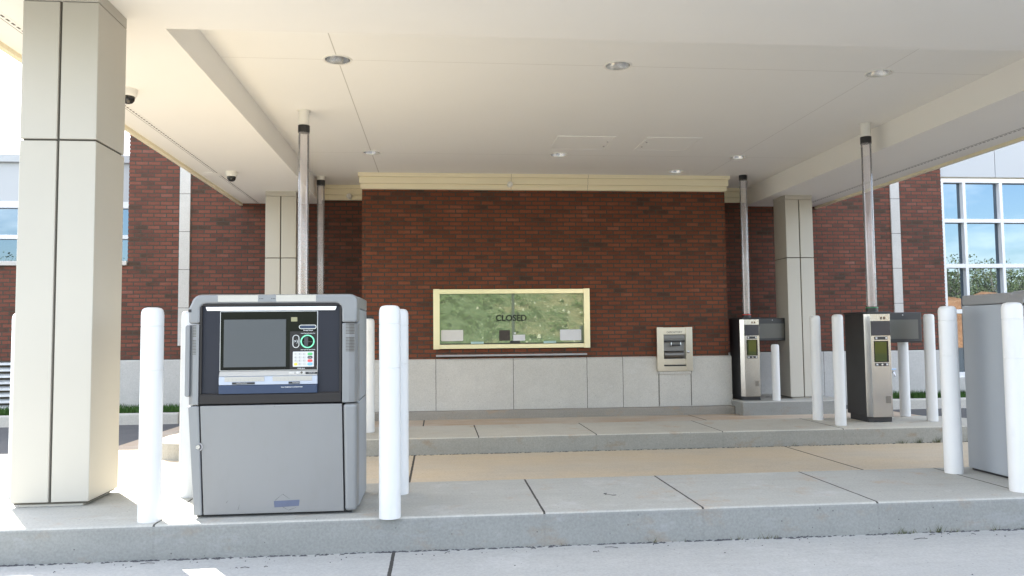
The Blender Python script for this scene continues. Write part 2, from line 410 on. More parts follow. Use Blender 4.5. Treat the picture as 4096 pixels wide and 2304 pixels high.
# ------------------------------------------------------------------ ground, lanes, islands
def sheet(x0, x1, ys, dz=0, nx=1):
    m = MB(); xs = [x0+(x1-x0)*i/nx for i in range(nx+1)]
    for a, b in zip(ys[:-1], ys[1:]):
        for p, q in zip(xs[:-1], xs[1:]):
            m.quad((p,a,gz(a)+dz),(q,a,gz(a)+dz),(q,b,gz(b)+dz),(p,b,gz(b)+dz))
    return m
g = MB(); g.quad((-500,-500,-.62),(500,-500,-.62),(500,500,-.62),(-500,500,-.62)); struct(g, 'ground', M['hill'])
struct(sheet(-45, 50, (-24, 3, 5.47, 9, 12, 15.2, 18), -.012), 'asphalt_road', M['asphalt'])
struct(sheet(-4.53, 8.76, (2.2, 3, 6.1), 0), 'front_lane', M['lane_front'])
struct(sheet(-4.53, 8.76, (6.1, 10.7), 0), 'middle_lane', M['lane_mid'])
struct(sheet(-4.53, 8.76, (10.7, 15.1), 0), 'rear_lane', M['lane_rear'])

def island(x0, x1, y0, y1, ztop, m, r=.55, flat_right=False, flat_left=False):
    pts = []
    pts += [(x1, y0)] if flat_right else arc(x1-r, y0+r, r, -90, 0)
    pts += [(x1, y1)] if flat_right else arc(x1-r, y1-r, r, 0, 90)
    pts += [(x0, y1)] if flat_left else arc(x0+r, y1-r, r, 90, 180)
    pts += [(x0, y0)] if flat_left else arc(x0+r, y0+r, r, 180, 270)
    b = MB().prism(pts, 'z', -.5, ztop)
    o = struct(b, 'traffic_island', m, bevel=.022, segs=3); return o
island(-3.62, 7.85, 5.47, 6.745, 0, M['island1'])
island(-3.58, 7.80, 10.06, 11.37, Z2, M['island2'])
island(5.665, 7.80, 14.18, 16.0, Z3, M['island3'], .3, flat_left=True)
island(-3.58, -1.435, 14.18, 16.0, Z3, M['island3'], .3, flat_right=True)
struct(MB().box(-1.43, 5.66, 14.56, 14.84, -.5, -.185), 'kerb', M['wallkerb'], bevel=.015)

def lawn_kerb(x0, x1, cap):
    m = MB().box(x0, x1, 14.92, 15.08, -.5, -.150)
    return struct(m, 'kerb', M['kerb'], bevel=.03, segs=3)
lawn_kerb(-30, -4.72, 1); lawn_kerb(8.95, 34, -1)
for x0, x1 in ((-12, -4.72), (8.95, 18)):
    soil = MB().box(x0, x1, 15.08, 16.0, -.5, -.170)
    struct(soil, 'soil', paint('lawn_soil', (.035,.045,.018), .95, 0, .3, 8))
    gb = MB()
    for i in range(9500):
        x = random.uniform(x0, x1); y = random.uniform(15.06, 15.99); h = random.uniform(.05,.12)*(1.25 if y > 15.6 else 1)
        a = random.uniform(0, 6.28); w = random.uniform(.004,.009); lx, ly = random.gauss(0,.03), random.gauss(0,.03)
        dx, dy = w*math.cos(a), w*math.sin(a)
        gb.add([(x-dx,y-dy,-.175),(x+dx,y+dy,-.175),(x+dx*.6+lx*.5,y+dy*.6+ly*.5,-.175+h*.6),(x-dx*.6+lx*.5,y-dy*.6+ly*.5,-.175+h*.6),(x+lx,y+ly,-.175+h)],[(0,1,2,3),(3,2,4)])
    tag(gb.build('grass', M['grass']), kind='stuff')

# weeds and crumbs along the foot of the front and middle islands
wd = MB()
def tuft(x, y, n, hmax):
    for i in range(max(3, n//2)):
        a = random.uniform(0, 6.28); l = random.uniform(.3,1)*hmax
        px, py = x+random.gauss(0,.03), y-abs(random.gauss(0,.008)); z = gz(py)-.002
        tx, ty = px+math.cos(a)*l*.6, py-abs(math.sin(a))*l*.4
        wd.add([(px-.0025,py,z),(px+.0025,py,z),(tx,ty,z+l)],[(0,1,2)])
for x, n, h in ((1.53,8,.05),(2.1,10,.055),(3.32,30,.07),(3.42,20,.05),(3.62,26,.09),(3.75,16,.05),(4.06,10,.06),(2.28,14,.06),(2.38,12,.05),(1.75,6,.04),(4.3,9,.05),(0.9,5,.04)):
    tuft(x, 5.462, n, h)
for x, n, h in ((4.7,16,.07),(5.6,14,.06),(6.2,40,.08),(6.45,50,.10),(6.7,60,.11),(6.95,50,.09),(7.2,40,.08)): tuft(x, 10.05, n, h)
tag(wd.build('weeds', M['weed']), kind='stuff')
cr = MB()
for i in range(120):
    x = random.uniform(-3.0, 5.2); y = 5.45-abs(random.gauss(0,.10)) if i % 3 else random.uniform(3.6, 5.4)
    s = random.uniform(.0015,.005); z = gz(y)
    cr.add([(x-s,y-s,z),(x+s,y-s,z),(x+s,y+s,z),(x-s,y+s,z),(x,y,z+s*1.2)],[(0,1,4),(1,2,4),(2,3,4),(3,0,4)])
for y0_, n_, xr in ((5.47, 520, (-3.2, 5.4)), (10.06, 420, (-1.2, 7.2))):     # dark grit drawing the joint and its shadow gap at the kerb foot
    for i in range(n_):
        x = random.uniform(*xr); y = y0_-.004-abs(random.gauss(0,.012)); s = random.uniform(.003,.011); z = gz(y)
        cr.add([(x-s*2,y-s*.5,z),(x+s*2,y-s*.5,z),(x+s*2,y+s*.5,z),(x-s*2,y+s*.5,z),(x,y,z+s*.9)],[(0,1,4),(1,2,4),(2,3,4),(3,0,4)])
for i in range(14):
    x = random.uniform(-2.5,4.8); y = random.uniform(5.1,5.44); a = random.uniform(0,6.28); l = random.uniform(.03,.12)
    cr.tube([(x,y,gz(y)+.003),(x+l*.5*math.cos(a),y+l*.2*math.sin(a),gz(y)+.008),(x+l*math.cos(a),y+l*.4*math.sin(a),gz(y)+.003)], .002, 5)
cr.tube([(1.28,5.98,.003),(1.30,6.03,.006),(1.27,6.0,.008),(1.33,5.96,.004),(1.36,5.965,.003)], .002, 5)
tag(cr.build('crumbs', M['ink']), kind='stuff')

# ------------------------------------------------------------------ land behind the camera (seen in the glass)
def fbm(x, y):
    return (math.sin(x*.11+1.3)*math.cos(y*.13)+.5*math.sin(x*.31+y*.23)+.25*math.sin(x*.7-y*.57)+.12*math.sin(x*1.7+y*1.3))
hm = MB(); nx, ny = 70, 40; vs = []
for j in range(ny+1):
    for i in range(nx+1):
        x = -95+200*i/nx; y = -24-85*j/ny; d = (-24-y)
        h = 11.0*(1-math.exp(-d/17.0)) * (1/(1+math.exp((x-34)/6.0))) * (1/(1+math.exp((-x-19)/5.0))) + 1.2*(1-math.exp(-d/25)) + .45*fbm(x, y)*min(1, d/8)
        vs.append((x, y, -.62 + max(0, h) if j else -.66))
hm.add(vs, [(j*(nx+1)+i, j*(nx+1)+i+1, (j+1)*(nx+1)+i+1, (j+1)*(nx+1)+i) for j in range(ny) for i in range(nx)], True)
struct(hm, 'hill', M['hill'])
dm = MB(); vs = []; n = 34
for j in range(n+1):
    for i in range(n+1):
        u, v = i/n*2-1, j/n*2-1; r = math.hypot(u, v); x, y = 44+20*u, -34+10*v
        h = max(0, 1-r**1.6)*(4.6+.9*fbm(x*2.3, y*2.9)) + (.25*fbm(x*5, y*4) if r < .9 else 0)
        vs.append((x, y, -.7+max(0, h)))
dm.add(vs, [(j*(n+1)+i, j*(n+1)+i+1, (j+1)*(n+1)+i+1, (j+1)*(n+1)+i) for j in range(n) for i in range(n)], True)
struct(dm, 'dirt_mound', M['clay'])
def hill_z(x, y):
    d = -24-y
    return -.62+max(0, 11.0*(1-math.exp(-d/17.0))/(1+math.exp((x-34)/6.0))/(1+math.exp((-x-19)/5.0)) + 1.2*(1-math.exp(-d/25)) + .45*fbm(x, y)*min(1, d/8))
rnd = random.Random(5); sc, rk = MB(), MB()
for k in range(420):
    x, y = rnd.uniform(-3, 16), rnd.uniform(-37, -24.3)
    if x > 6 and rnd.random() < .55: continue
    z = hill_z(x, y); r = rnd.uniform(.12,.5)
    for q in range(46):
        a = rnd.uniform(0, 6.28); e = rnd.random()
        c = Vector((x+r*math.cos(a)*math.sqrt(e), y+r*math.sin(a)*math.sqrt(e), z+rnd.random()*r*1.1))
        u = Vector((rnd.gauss(0,1),rnd.gauss(0,1),rnd.gauss(0,1))).normalized(); w_ = u.orthogonal().normalized(); l = rnd.uniform(.03,.10)
        sc.add([c-u*l, c+w_*l*.5, c+u*l, c-w_*l*.5], [(0,1,2,3)])
for k in range(26):
    x, y = rnd.uniform(-2, 6), rnd.uniform(-38, -33); z = hill_z(x, y)
    sc.tube([(x,y,z-.1),(x+rnd.gauss(0,.15),y,z+rnd.uniform(.8,2.0))], [.025,.008], 4)
for k in range(75):
    x, y = rnd.gauss(9, 3.2), rnd.uniform(-35, -24.2); z = hill_z(x, y); r = rnd.uniform(.05,.28)*(1 if rnd.random() < .3 else .55)
    n_ = rnd.randint(5,7); lo = [(x+r*rnd.uniform(.7,1.2)*math.cos(6.283*i/n_), y+r*rnd.uniform(.7,1.2)*math.sin(6.283*i/n_), z-.1) for i in range(n_)]
    hi = [(x+(p[0]-x)*.6, y+(p[1]-y)*.6, z+r*rnd.uniform(.4,.9)) for p in lo]
    rk.add(lo+hi, [tuple(range(n_, 2*n_))]+[(i,(i+1)%n_,n_+(i+1)%n_,n_+i) for i in range(n_)])
tag(sc.build('scrub', M['scrub']), kind='stuff'); tag(rk.build('stones', M['stones']), kind='stuff')
wl, wt = MB(), MB()
for k in range(175):
    if k < 75: x, y, nl = rnd.uniform(46, 96), rnd.uniform(-78, -50), 1000
    elif k < 125: x, y, nl = rnd.uniform(-66, -24), rnd.uniform(-85, -58), 800
    else: x, y, nl = rnd.uniform(-20, 46), rnd.uniform(-105, -75), 160
    base = .4 if (k < 125) else max(.4, hill_z(x, y)); h = rnd.uniform(7, 10.5) if k >= 75 else rnd.uniform(6.5, 9.5)
    wt.tube([(x,y,base-1),(x+rnd.gauss(0,.3),y,base+h*.5),(x+rnd.gauss(0,.6),y,base+h*.9)], [.16,.11,.04], 6)
    for q in range(6):
        a = rnd.uniform(0,6.28); z0 = base+h*rnd.uniform(.25,.7)
        wt.tube([(x,y,z0),(x+math.cos(a)*h*.12,y+math.sin(a)*h*.12,z0+h*.12),(x+math.cos(a)*h*.2,y+math.sin(a)*h*.2,z0+h*.3)], [.06,.04,.015], 5)
    for q in range(nl):
        a, rr = rnd.uniform(0,6.28), h*.30*math.sqrt(rnd.random()); zz = base+h*(.12+.9*rnd.random()**.85)
        rr *= max(.12, 1.15-.9*abs((zz-base)/h-.5)); s_ = rnd.uniform(.07,.17)
        c = Vector((x+rr*math.cos(a), y+rr*math.sin(a), zz)); u = Vector((rnd.gauss(0,1),rnd.gauss(0,1),rnd.gauss(0,1))).normalized(); w_ = u.orthogonal().normalized()
        wl.add([c-u*s_, c+w_*s_*.6, c+u*s_, c-w_*s_*.6], [(0,1,2,3)])
wo = tag(wl.build('woodland', M['wood_leaf']), kind='stuff')
tr = wt.build('trunk', M['trunk'], wo)

lp = thing('street_lamp', (31.0,-22.0,-.4), 'tall thin street lamp mirrored in the upper panes of the right storefront', 'lamp')
MB().tube([(31,-22,-.6),(31,-22,8.6)], [.10,.06], 10).build('pole', M['trim_grey'], lp)
MB().tube([(31,-22,8.5),(30.2,-22,8.75),(29.3,-22,8.7)], .04, 8).build('arm', M['trim_grey'], lp)
MB().box(28.7,29.4,-22.15,-21.85,8.62,8.76).build('lamp_head', M['trim_grey'], lp, .03)

# ------------------------------------------------------------------ bank building
bk = thing('bank_building', (CX, YW, 0), 'red brick bank building with pale stone base behind the canopy', 'building')
PL, PR = -6.085, 11.035
w = MB()
w.box(PL, PR, YW, YW+.9, .79, 6.35)
w.box(-16, PL, YW, YW+1.7, .79, 2.655); w.box(PL, PL+.4, YW+.9, YW+2.6, .79, 6.35)
def teeth(x, s, z0, z1):
    z = math.ceil(z0/.0805)*.0805; k = 0
    while z < z1-.08:
        w.box(min(x, x+s*.012), max(x, x+s*.012), YW+.004, YW+.3, z+.010, z+.0735)
        z += .0805; k += 1
teeth(PL, -1, 2.66, 6.3); teeth(PR, 1, .8, 6.3)
w.build('brick_wall', M['brick'], bk)
for a, b in ((-8.19, -1.46), (5.705, 11.08)): MB().box(a, b, YW-.045, YW+.3, -.5, .79).build('stone_base', M['stone_rear'], bk, .018)
for x in (-5.108, 9.845):
    MB().box(x, x+.205, YW-.03, YW+.1, 1.06, 6.3).build('stone_strip', M['strip'], bk, .006)
# louvre at far left
lv = MB(); lv.box(-12, -8.20, YW+.10, YW+.14, -.3, .79)
lo = lv.build('louvre', M['gap'], bk)
lb = MB()
for k in range(8):
    z = .80-.122*k
    lb.prism([(YW-.03,z-.075),(YW-.03,z-.045),(YW+.09,z),(YW+.09,z-.012)], 'x', -12, -8.20)
lb.build('louvre_blade', M['louvre'], lo)
# left window band, set-back invented so the building's shadow falls shorter
SB = 1.5; Y1 = YW+SB
def zb(z): return 1.25+(z-1.25)*(Y1/YW)
wf = MB()
for z0, z1 in ((3.80,3.93),(3.185,3.265),(2.66,2.745)): wf.box(-16, PL-.02, Y1+.02, Y1+.16, zb(z0), zb(z1))
for x in (-15.0,-13.2,-11.4,-9.6,-7.8): wf.box(x-.03, x+.03, Y1+.025, Y1+.15, zb(2.745), zb(3.80))
wfo = wf.build('window', M['white_metal'], bk, .006)
MB().box(-16, PL-.022, Y1+.12, Y1+.14, zb(2.70), zb(3.85)).build('pane', M['glass_shop'], wfo)
MB().box(-16, PL-.022, Y1+.06, Y1+.3, zb(3.93), zb(4.70)).build('metal_panel', M['panel_grey'], bk)
MB().box(-16, PL-.022, Y1-.03, Y1+.5, zb(4.70), zb(4.86)).build('coping', M['panel_grey'], bk, .01)
MB().box(-16, PL-.014, YW-.05, Y1+.3, 2.657, 2.745).build('sill', M['strip'], bk, .01)
# right storefront
sf = MB(); X0 = PR+.015
for z0, z1 in ((4.47,4.56),(3.58,3.665),(2.58,2.67),(1.58,1.67),(.19,.30)): sf.box(X0, 22, YW+.03, YW+.17, z0, z1)
for x in (PR+.045,11.60,12.47,13.34,14.21,15.08): sf.box(x-.035, x+.035, YW+.025, YW+.16, .25, 4.5)
sfo = sf.build('storefront', M['white_metal'], bk, .006)
MB().box(X0, 22, YW+.13, YW+.15, .25, 4.52).build('pane', M['glass_shop'], sfo)
MB().box(X0, 22, YW-.02, YW+.3, -.5, .19).build('storefront_sill', M['stone_rear'], bk, .01)
pn = MB()
for a, b in ((X0,12.36),(12.372,14.6),(14.615,17)): pn.box(a, b, YW+.04, YW+.3, 4.60, 6.35)
pn.build('metal_panel', M['panel_grey'], bk)
# teller bay
bw = MB(); bw.box(-1.402, 5.648, YB, YW, .765, ZU-.02)
bay = bw.build('teller_bay', M['brick_bay'], bk)
MB().prism([(YB-.05,-.22),(YB-.05,.745),(YB-.012,.772),(YW-.05,.772),(YW-.05,-.22)], 'x', -1.445, 5.69).build('stone_base', M['stone'], bay, .008)
def cornice(poly_x0, poly_x1, yface, side):
    m = MB()
    for k, (z0, z1) in enumerate(((4.2045,ZU-.001),(4.0815,4.2035),(3.982,4.0805))):
        d = (.16,.115,.07)[k]; e = (.062,.042,.022)[k] if side else 0
        m.box(poly_x0-e, poly_x1+e, yface-d, YW-.002 if side else yface+.05, z0, z1)
    return m
cornice(-1.402, 5.648, YB, True).build('cornice', M['tan'], bay, .004)
for x in (1.415, 2.90):
    MB().prism([(YB-.161,ZU-.002),(YB-.161,4.206),(YB-.116,4.204),(YB-.116,4.083),(YB-.071,4.080),(YB-.071,3.984),(YB-.03,3.984),(YB-.03,ZU-.002)], 'x', x-.002, x+.002).build('cornice_joint', M['gap'], bay)
for a, b in ((-2.33,-1.47),(5.71,6.56)): cornice(a, b, YW, False).build('cornice', M['tan'], bk, .004)
MB().box(-.025, 2.84, YB-.085, YB+.02, .818, .852).build('ledge', M['trim_grey'], bay, .004)
# teller window
tw = MB(); F = YB-.075
tw.box(-.072, .045, F-.012, YB+.01, .955, 2.088); tw.box(2.79, 2.902, F-.012, YB+.01, .955, 2.088)
tw.box(.045, 2.79, F, YB+.01, 1.995, 2.082); tw.box(.045, 2.79, F, YB+.01, .962, 1.043)
two = tw.build('teller_window', M['steel_warm'], bk, .004)
two['label'] = 'wide metal framed teller window marked closed'
MB().box(.045, 2.79, YB-.03, YB-.012, 1.043, 1.995).build('pane', M['glass_teller'], two)
MB().box(1.408, 1.462, YB-.036, YB-.031, 1.09, 1.994).build('mullion', M['mull'], two)
MB().box(.06, 2.78, YB-.045, YB-.031, 1.044, 1.062).build('counter_edge', M['black'], two, .003); MB().box(1.37,1.565,YB-.052,YB-.031,1.064,1.10).build('deal_tray', M['black'], two, .003)
for a in (.63, 2.01): MB().box(a, a+.24, YB-.058, YB-.046, 1.05, 1.092).build('glass_shelf', M['ice'], two, .003)
tag(text('CLOSED', .160, (1.398, YB-.040, 1.528), M['decal'], None, 'closed_sign', .001, bold=.005, sx=1.0), 'dark CLOSED lettering across the middle of the teller window', 'sign')
def card(x0, x1, z0, z1, m, label, r=.02):
    o = MB().prism([(p[0], p[1]) for p in rrect(x0, x1, z0, z1, r)], 'y', YB-.042, YB-.036).build('notice_card', m, org=((x0+x1)/2, YB-.04, (z0+z1)/2))
    return tag(o, label, 'notice', 'notice cards on the teller window')
card(.072, .486, 1.108, 1.317, M['paper1'], 'beige rounded card in the lower left corner of the teller window')
card(1.166, 1.373, 1.106, 1.303, M['paper3'], 'square dark brown card low in the teller window', .003)
card(1.433, 1.659, 1.103, 1.215, M['paper2'], 'small white oblong card right of the dark brown square card', .003)
card(2.33, 2.738, 1.099, 1.307, M['paper2'], 'pale grey rounded card in the lower right corner of the teller window')
card(1.447, 1.486, 1.232, 1.263, M['white'], 'tiny white square tag on the middle bar of the teller window', .002)

# night depository
dp = thing('night_depository', (4.545, YB, .48), 'stainless steel DEPOSITORY box set in the brick and stone wall', 'deposit box')
D = YB-.09
m = MB()
m.box(4.197, 4.328, D-.02, YB-.04, .487, 1.333); m.box(4.765, 4.897, D-.02, YB-.04, .487, 1.333)
m.box(4.328, 4.765, D-.012, YB-.04, 1.188, 1.328); m.box(4.328, 4.765, D-.012, YB-.04, .487, .585); m.box(4.328, 4.765, D-.006, YB-.04, .608, .722)
m.build('frame', M['steel_depo'], dp, .004)
MB().box(4.328, 4.765, YB-.062, YB-.05, .585, 1.188).build('back_plate', M['steel_dark'], dp)
MB().box(4.335, 4.75, D-.004, YB-.06, 1.105, 1.180).build('slot_flap', M['steel_dark'], dp, .004)
MB().box(4.34, 4.75, D-.03, YB-.06, 1.045, 1.078).build('hood', M['black'], dp, .006)
hd = MB(); hd.tube([(4.465,D-.005,1.05),(4.465,D-.05,1.04),(4.465,D-.055,.985),(4.50,D-.055,.982),(4.615,D-.055,.982),(4.65,D-.055,.985),(4.65,D-.05,1.04),(4.65,D-.005,1.05)], .007, 8)
ho = hd.build('handle', M['steel'], dp)
MB().box(4.468, 4.648, D-.068, D-.045, .972, 1.0).build('grip', M['black'], ho, .006)
MB().lathe([(.001,4.342),(.078,4.342),(.078,4.722),(.001,4.722)], (0, D+.055, .802), 32, True, 'x').build('drum', M['steel_dark'], dp)
MB().lathe([(.026,0),(.026,.012),(.018,.018),(.008,.018),(.008,.006)], (4.805, D-.02, .854), 20, True, 'y').build('lock', M['brass'], dp)
MB().box(4.33, 4.763, D-.016, D-.005, .586, .606).build('drip_edge', M['black'], dp)
text('DEPOSITORY', .052, (4.545, D-.0135, 1.232), M['ink'], dp, 'lettering', .0008)
MB().box(4.213, 4.88, YB-.082, YB-.052, .432, .484).build('sill_block', M['stone'], dp, .005)
for x in (4.243, 4.868): MB().box(x-.0035, x+.0035, YB-.0535, YB-.049, -.17, .43).build('seam', M['gap'], dp)

# small round fixtures on the cornices
for x, y, z, lab in ((-1.76, YW-.07, 4.045, 'round white fixture on the short cornice left of the brick bay'), (1.39, YB-.07, 4.075, 'round white fixture in the middle of the long tan cornice'), (5.98, YW-.07, 4.02, 'round white fixture on the short cornice right of the brick bay')):
    t = thing('cornice_fixture', (x, y, z), lab, 'fixture', 'round fixtures on the cornices')
    MB().lathe([(.001,-.0),(.05,-.0),(.05,.02),(.03,.035)], (x, y, z), 20, True, 'y').build('base', M['fixture'], t)
    MB().lathe([(.03,.03),(.05,.05),(.056,.08),(.048,.108),(.028,.125),(.001,.13)], (x, y, z), 20, True, 'y').build('globe', M['fixture'], t)
hb = thing('hose_bib', (9.70, YW-.05, .33), 'small wall tap with pale blue handle on the right stone base', 'tap')
MB().tube([(9.70,YW-.04,.33),(9.70,YW-.16,.33),(9.70,YW-.19,.25)], .022, 10).build('spout', M['brass'], hb)
MB().box(9.64,9.76,YW-.15,YW-.11,.385,.41).build('handle', M['valve'], hb, .006)

# ------------------------------------------------------------------ canopy
CL, CR, CF = CX-6.0, CX+6.0, 3.90  # front edge drawn forward out of view to block sky light from the kerb
RL, RR, RF = -2.33, 6.56, 6.87
cn = thing('canopy', (CX, 10.7, ZS), 'large flat white drive-through canopy with a recessed ceiling', 'canopy')
holes = [(-1.08,8.59),(2.06,8.57),(5.215,8.62),(-1.075,13.03),(2.08,13.03),(5.24,13.05),(4.52,14.29)]
so = MB()
so.box(CL, RL, CF, YW-.005, ZS, 4.9); so.box(RR, CR, CF, YW-.005, ZS, 4.9); so.box(RL, RR, CF, RF, ZS, 4.9)
so.build('soffit', M['soffit'], cn)
def holed_sheet(x0, x1, y0, y1, z, hs, r, seg=32):
    m = MB(); h = r*1.25
    xs = sorted({x0, x1, *[a-h for a, _ in hs], *[a+h for a, _ in hs]}); ys = sorted({y0, y1, *[b-h for _, b in hs], *[b+h for _, b in hs]})
    for xa, xb in zip(xs[:-1], xs[1:]):
        for ya, yb in zip(ys[:-1], ys[1:]):
            cx, cy = (xa+xb)/2, (ya+yb)/2
            near = [q for q in hs if abs(cx-q[0]) < h and abs(cy-q[1]) < h]
            if not near: m.quad((xa,ya,z),(xb,ya,z),(xb,yb,z),(xa,yb,z))
    for a, b in hs:
        o = len(m.v)
        for k in range(seg):
            t = 2*math.pi*(k+.5)/seg; c, s_ = math.cos(t), math.sin(t); q = h/max(abs(c), abs(s_))
            m.v += [(a+q*c, b+q*s_, z), (a+r*c, b+r*s_, z)]
        for k in range(seg):
            l = (k+1) % seg; m.f.append((o+2*k, o+2*l, o+2*l+1, o+2*k+1)); m.sm.append(False)
        for sx in (-1,1):      # the corner slivers of each square
            for sy in (-1,1):
                ks = [k for k in range(seg) if math.cos(2*math.pi*(k+.5)/seg)*sx > 0 and math.sin(2*math.pi*(k+.5)/seg)*sy > 0]
                ks.sort(key=lambda k: abs(abs(math.cos(2*math.pi*(k+.5)/seg))-abs(math.sin(2*math.pi*(k+.5)/seg))))
                i0, i1 = ks[0], ks[1]; m.v.append((a+sx*h, b+sy*h, z)); m.f.append((o+2*i0, o+2*i1, len(m.v)-1)); m.sm.append(False)
    return m
# the sheet is cut in strips so that each row of lamps gets its own grid
ce = MB()
for y0, y1, sel in ((RF, 10.8, holes[:3]), (10.8, 13.7, holes[3:6]), (13.7, YW-.005, holes[6:])):
    hs = sel; ymid = hs[0][1]; hs = [(a, b) for a, b in hs]
    p = holed_sheet(RL, RR, y0, y1, ZU, hs, .138); ce.add(p.v, p.f)
ce.build('recessed_ceiling', M['ceiling'], cn)
MB().box(RL, RR, RF, YW-.005, 4.75, 4.9).build('roof', M['gap'], cn)
fa = MB()
fa.box(CL-.06, CL, CF-.06, YW-.005, ZS-.045, 5.05); fa.box(CR, CR+.06, CF-.06, YW-.005, ZS-.045, 5.05); fa.box(CL, CR, CF-.06, CF, ZS-.045, 5.05)
fa.build('fascia', M['tan'], cn, .004)
for x in (CL+.32, CR-.32):
    st_ = MB().box(x-.035, x+.035, CF+.1, YW-.02, ZS-.003, ZS+.01).build('vent_strip', M['soffit'], cn)
    sl = MB(); y = CF+.12
    while y < YW-.1: sl.box(x-.009, x+.009, y, y+.05, ZS-.0045, ZS-.0032); y += .085
    sl.box(x-.042, x-.0355, CF+.1, YW-.02, ZS-.002, ZS+.01).build('slot', M['gap'], st_)
for xa, xb, hinge in ((1.856,2.775,1), (3.268,4.155,-1)):
    fr = MB(); y0, y1 = 11.74, 12.59
    ring_prism_pts = [(xa,y0),(xb,y0),(xb,y1),(xa,y1)]
    fr.box(xa, xb, y0, y0+.03, ZU-.012, ZU); fr.box(xa, xb, y1-.03, y1, ZU-.012, ZU); fr.box(xa, xa+.03, y0+.03, y1-.03, ZU-.012, ZU); fr.box(xb-.03, xb, y0+.03, y1-.03, ZU-.012, ZU)
    fo = fr.build('access_panel', M['ceiling'], cn, .003)
    MB().box(xa+.034, xb-.034, y0+.034, y1-.034, ZU-.008, ZU-.001).build('door', M['ceiling'], fo)
    kx = xb-.07 if hinge > 0 else xa+.07
    [MB().cyl((kx, yy, 0), .014, ZU-.016, ZU-.008, 12).build('lock', M['trim_grey'], fo) for yy in (12.05, 12.35)]

dlabels = ['recessed round ceiling lamp nearest the front left, on the dark ceiling seam', 'recessed round ceiling lamp in the middle of the front row', 'recessed round ceiling lamp at the right end of the front row',
 'recessed round ceiling lamp at the left end of the second row', 'recessed round ceiling lamp in front of the left access panel', 'recessed round ceiling lamp at the right end of the second row', 'single recessed ceiling lamp close to the long tan cornice']
d0 = None
for (x, y), lab in zip(holes, dlabels):
    if d0 is None:
        d0 = thing('downlight', (x, y, ZU), lab, 'ceiling light', 'recessed downlights in the canopy ceiling')
        MB().lathe([(.136,0),(.138,-.006),(.157,-.009),(.161,-.004),(.161,0)], (x, y, ZU), 36).build('trim_ring', M['fixture'], d0)
        MB().lathe([(.137,-.004),(.133,.02),(.112,.08),(.092,.15),(.06,.19),(.001,.20)], (x, y, ZU), 36).build('reflector', M['reflector'], d0)
        MB().lathe([(.001,.09),(.022,.10),(.03,.125),(.026,.16),(.018,.19)], (x, y, ZU), 20).build('bulb', M['white'], d0)
    else:
        c = copy_tree(d0); c.location = (x, y, ZU); c['label'] = lab

# soffit cameras and disc
for i, (x, y, lab) in enumerate(((-3.30, 8.62, 'security dome camera on the soffit beside the near left pillar'), (-3.315, 12.93, 'security dome camera on the soffit further back, beyond the near left pillar'))):
    if i == 0:
        k0 = thing('security_camera', (x, y, ZS), lab, 'camera', 'dome cameras under the soffit')
        MB().lathe([(.001,0),(.092,0),(.095,-.012),(.092,-.055),(.082,-.075),(.070,-.082)], (x, y, ZS), 32).build('housing', M['fixture'], k0)
        MB().lathe([(.070,-.080),(.072,-.095),(.064,-.125),(.045,-.148),(.02,-.158),(.001,-.160)], (x, y, ZS), 28).build('dome', M['dome'], k0)
    else:
        c = copy_tree(k0); c.location = (x, y, ZS); c['label'] = lab
tag(MB().lathe([(.001,-.012),(.15,-.012),(.165,-.006),(.168,0)], (-3.70, 13.13, ZS), 36).build('soffit_disc', M['soffit'], org=(-3.70,13.13,ZS)), 'flat round white disc on the soffit by the left edge of the canopy', 'disc')

# pillars
PW, PD = .552, .54
def make_pillar(ztop, zbot, zs):
    t = thing('pillar', (0,0,zbot), '', 'pillar', 'cream clad pillars holding up the canopy')
    h = PW/2; d = PD/2; gp = .0095
    MB().box(-h+.02, h-.02, -d+.02, d-.02, zbot+.02, ztop).build('core', M['gap'], t, org=(0,0,zbot))
    for n, a, b in (('lower_panel', zbot+.035, zs-.007), ('upper_panel', zs+.007, ztop-.093)):
        for s_ in (-1, 1):
            xa, xb = (gp, h) if s_ > 0 else (-h, -gp)
            MB().box(xa, xb, -d, d, a, b).build(n, M['cream'], t, .006, 3, org=(0,0,zbot))
    MB().box(-h, h, -d, d, ztop-.088, ztop).build('cap', M['cream'], t, .004, org=(0,0,zbot))
    MB().box(-h+.05, h-.05, -d+.03, d-.03, zbot, zbot+.035).build('plinth', M['cream'], t, .003, org=(0,0,zbot))
    return t
pf = make_pillar(ZS, 0, 2.745)
pf.location = (-2.853, 6.41, 0); pf['label'] = 'large cream clad pillar in the left foreground'
c = copy_tree(pf); c.location = (7.098, 6.41, 0); c['label'] = 'cream pillar just outside the right edge, beside the far grey machine'
pr_ = make_pillar(ZS, Z3, 2.67)
pr_.location = (-2.868, 14.93, Z3); pr_['label'] = 'cream clad pillar at the back left, behind the clear tubes'
c = copy_tree(pr_); c.location = (7.098, 14.93, Z3); c['label'] = 'cream clad pillar at the back right, beside the rear kiosk'

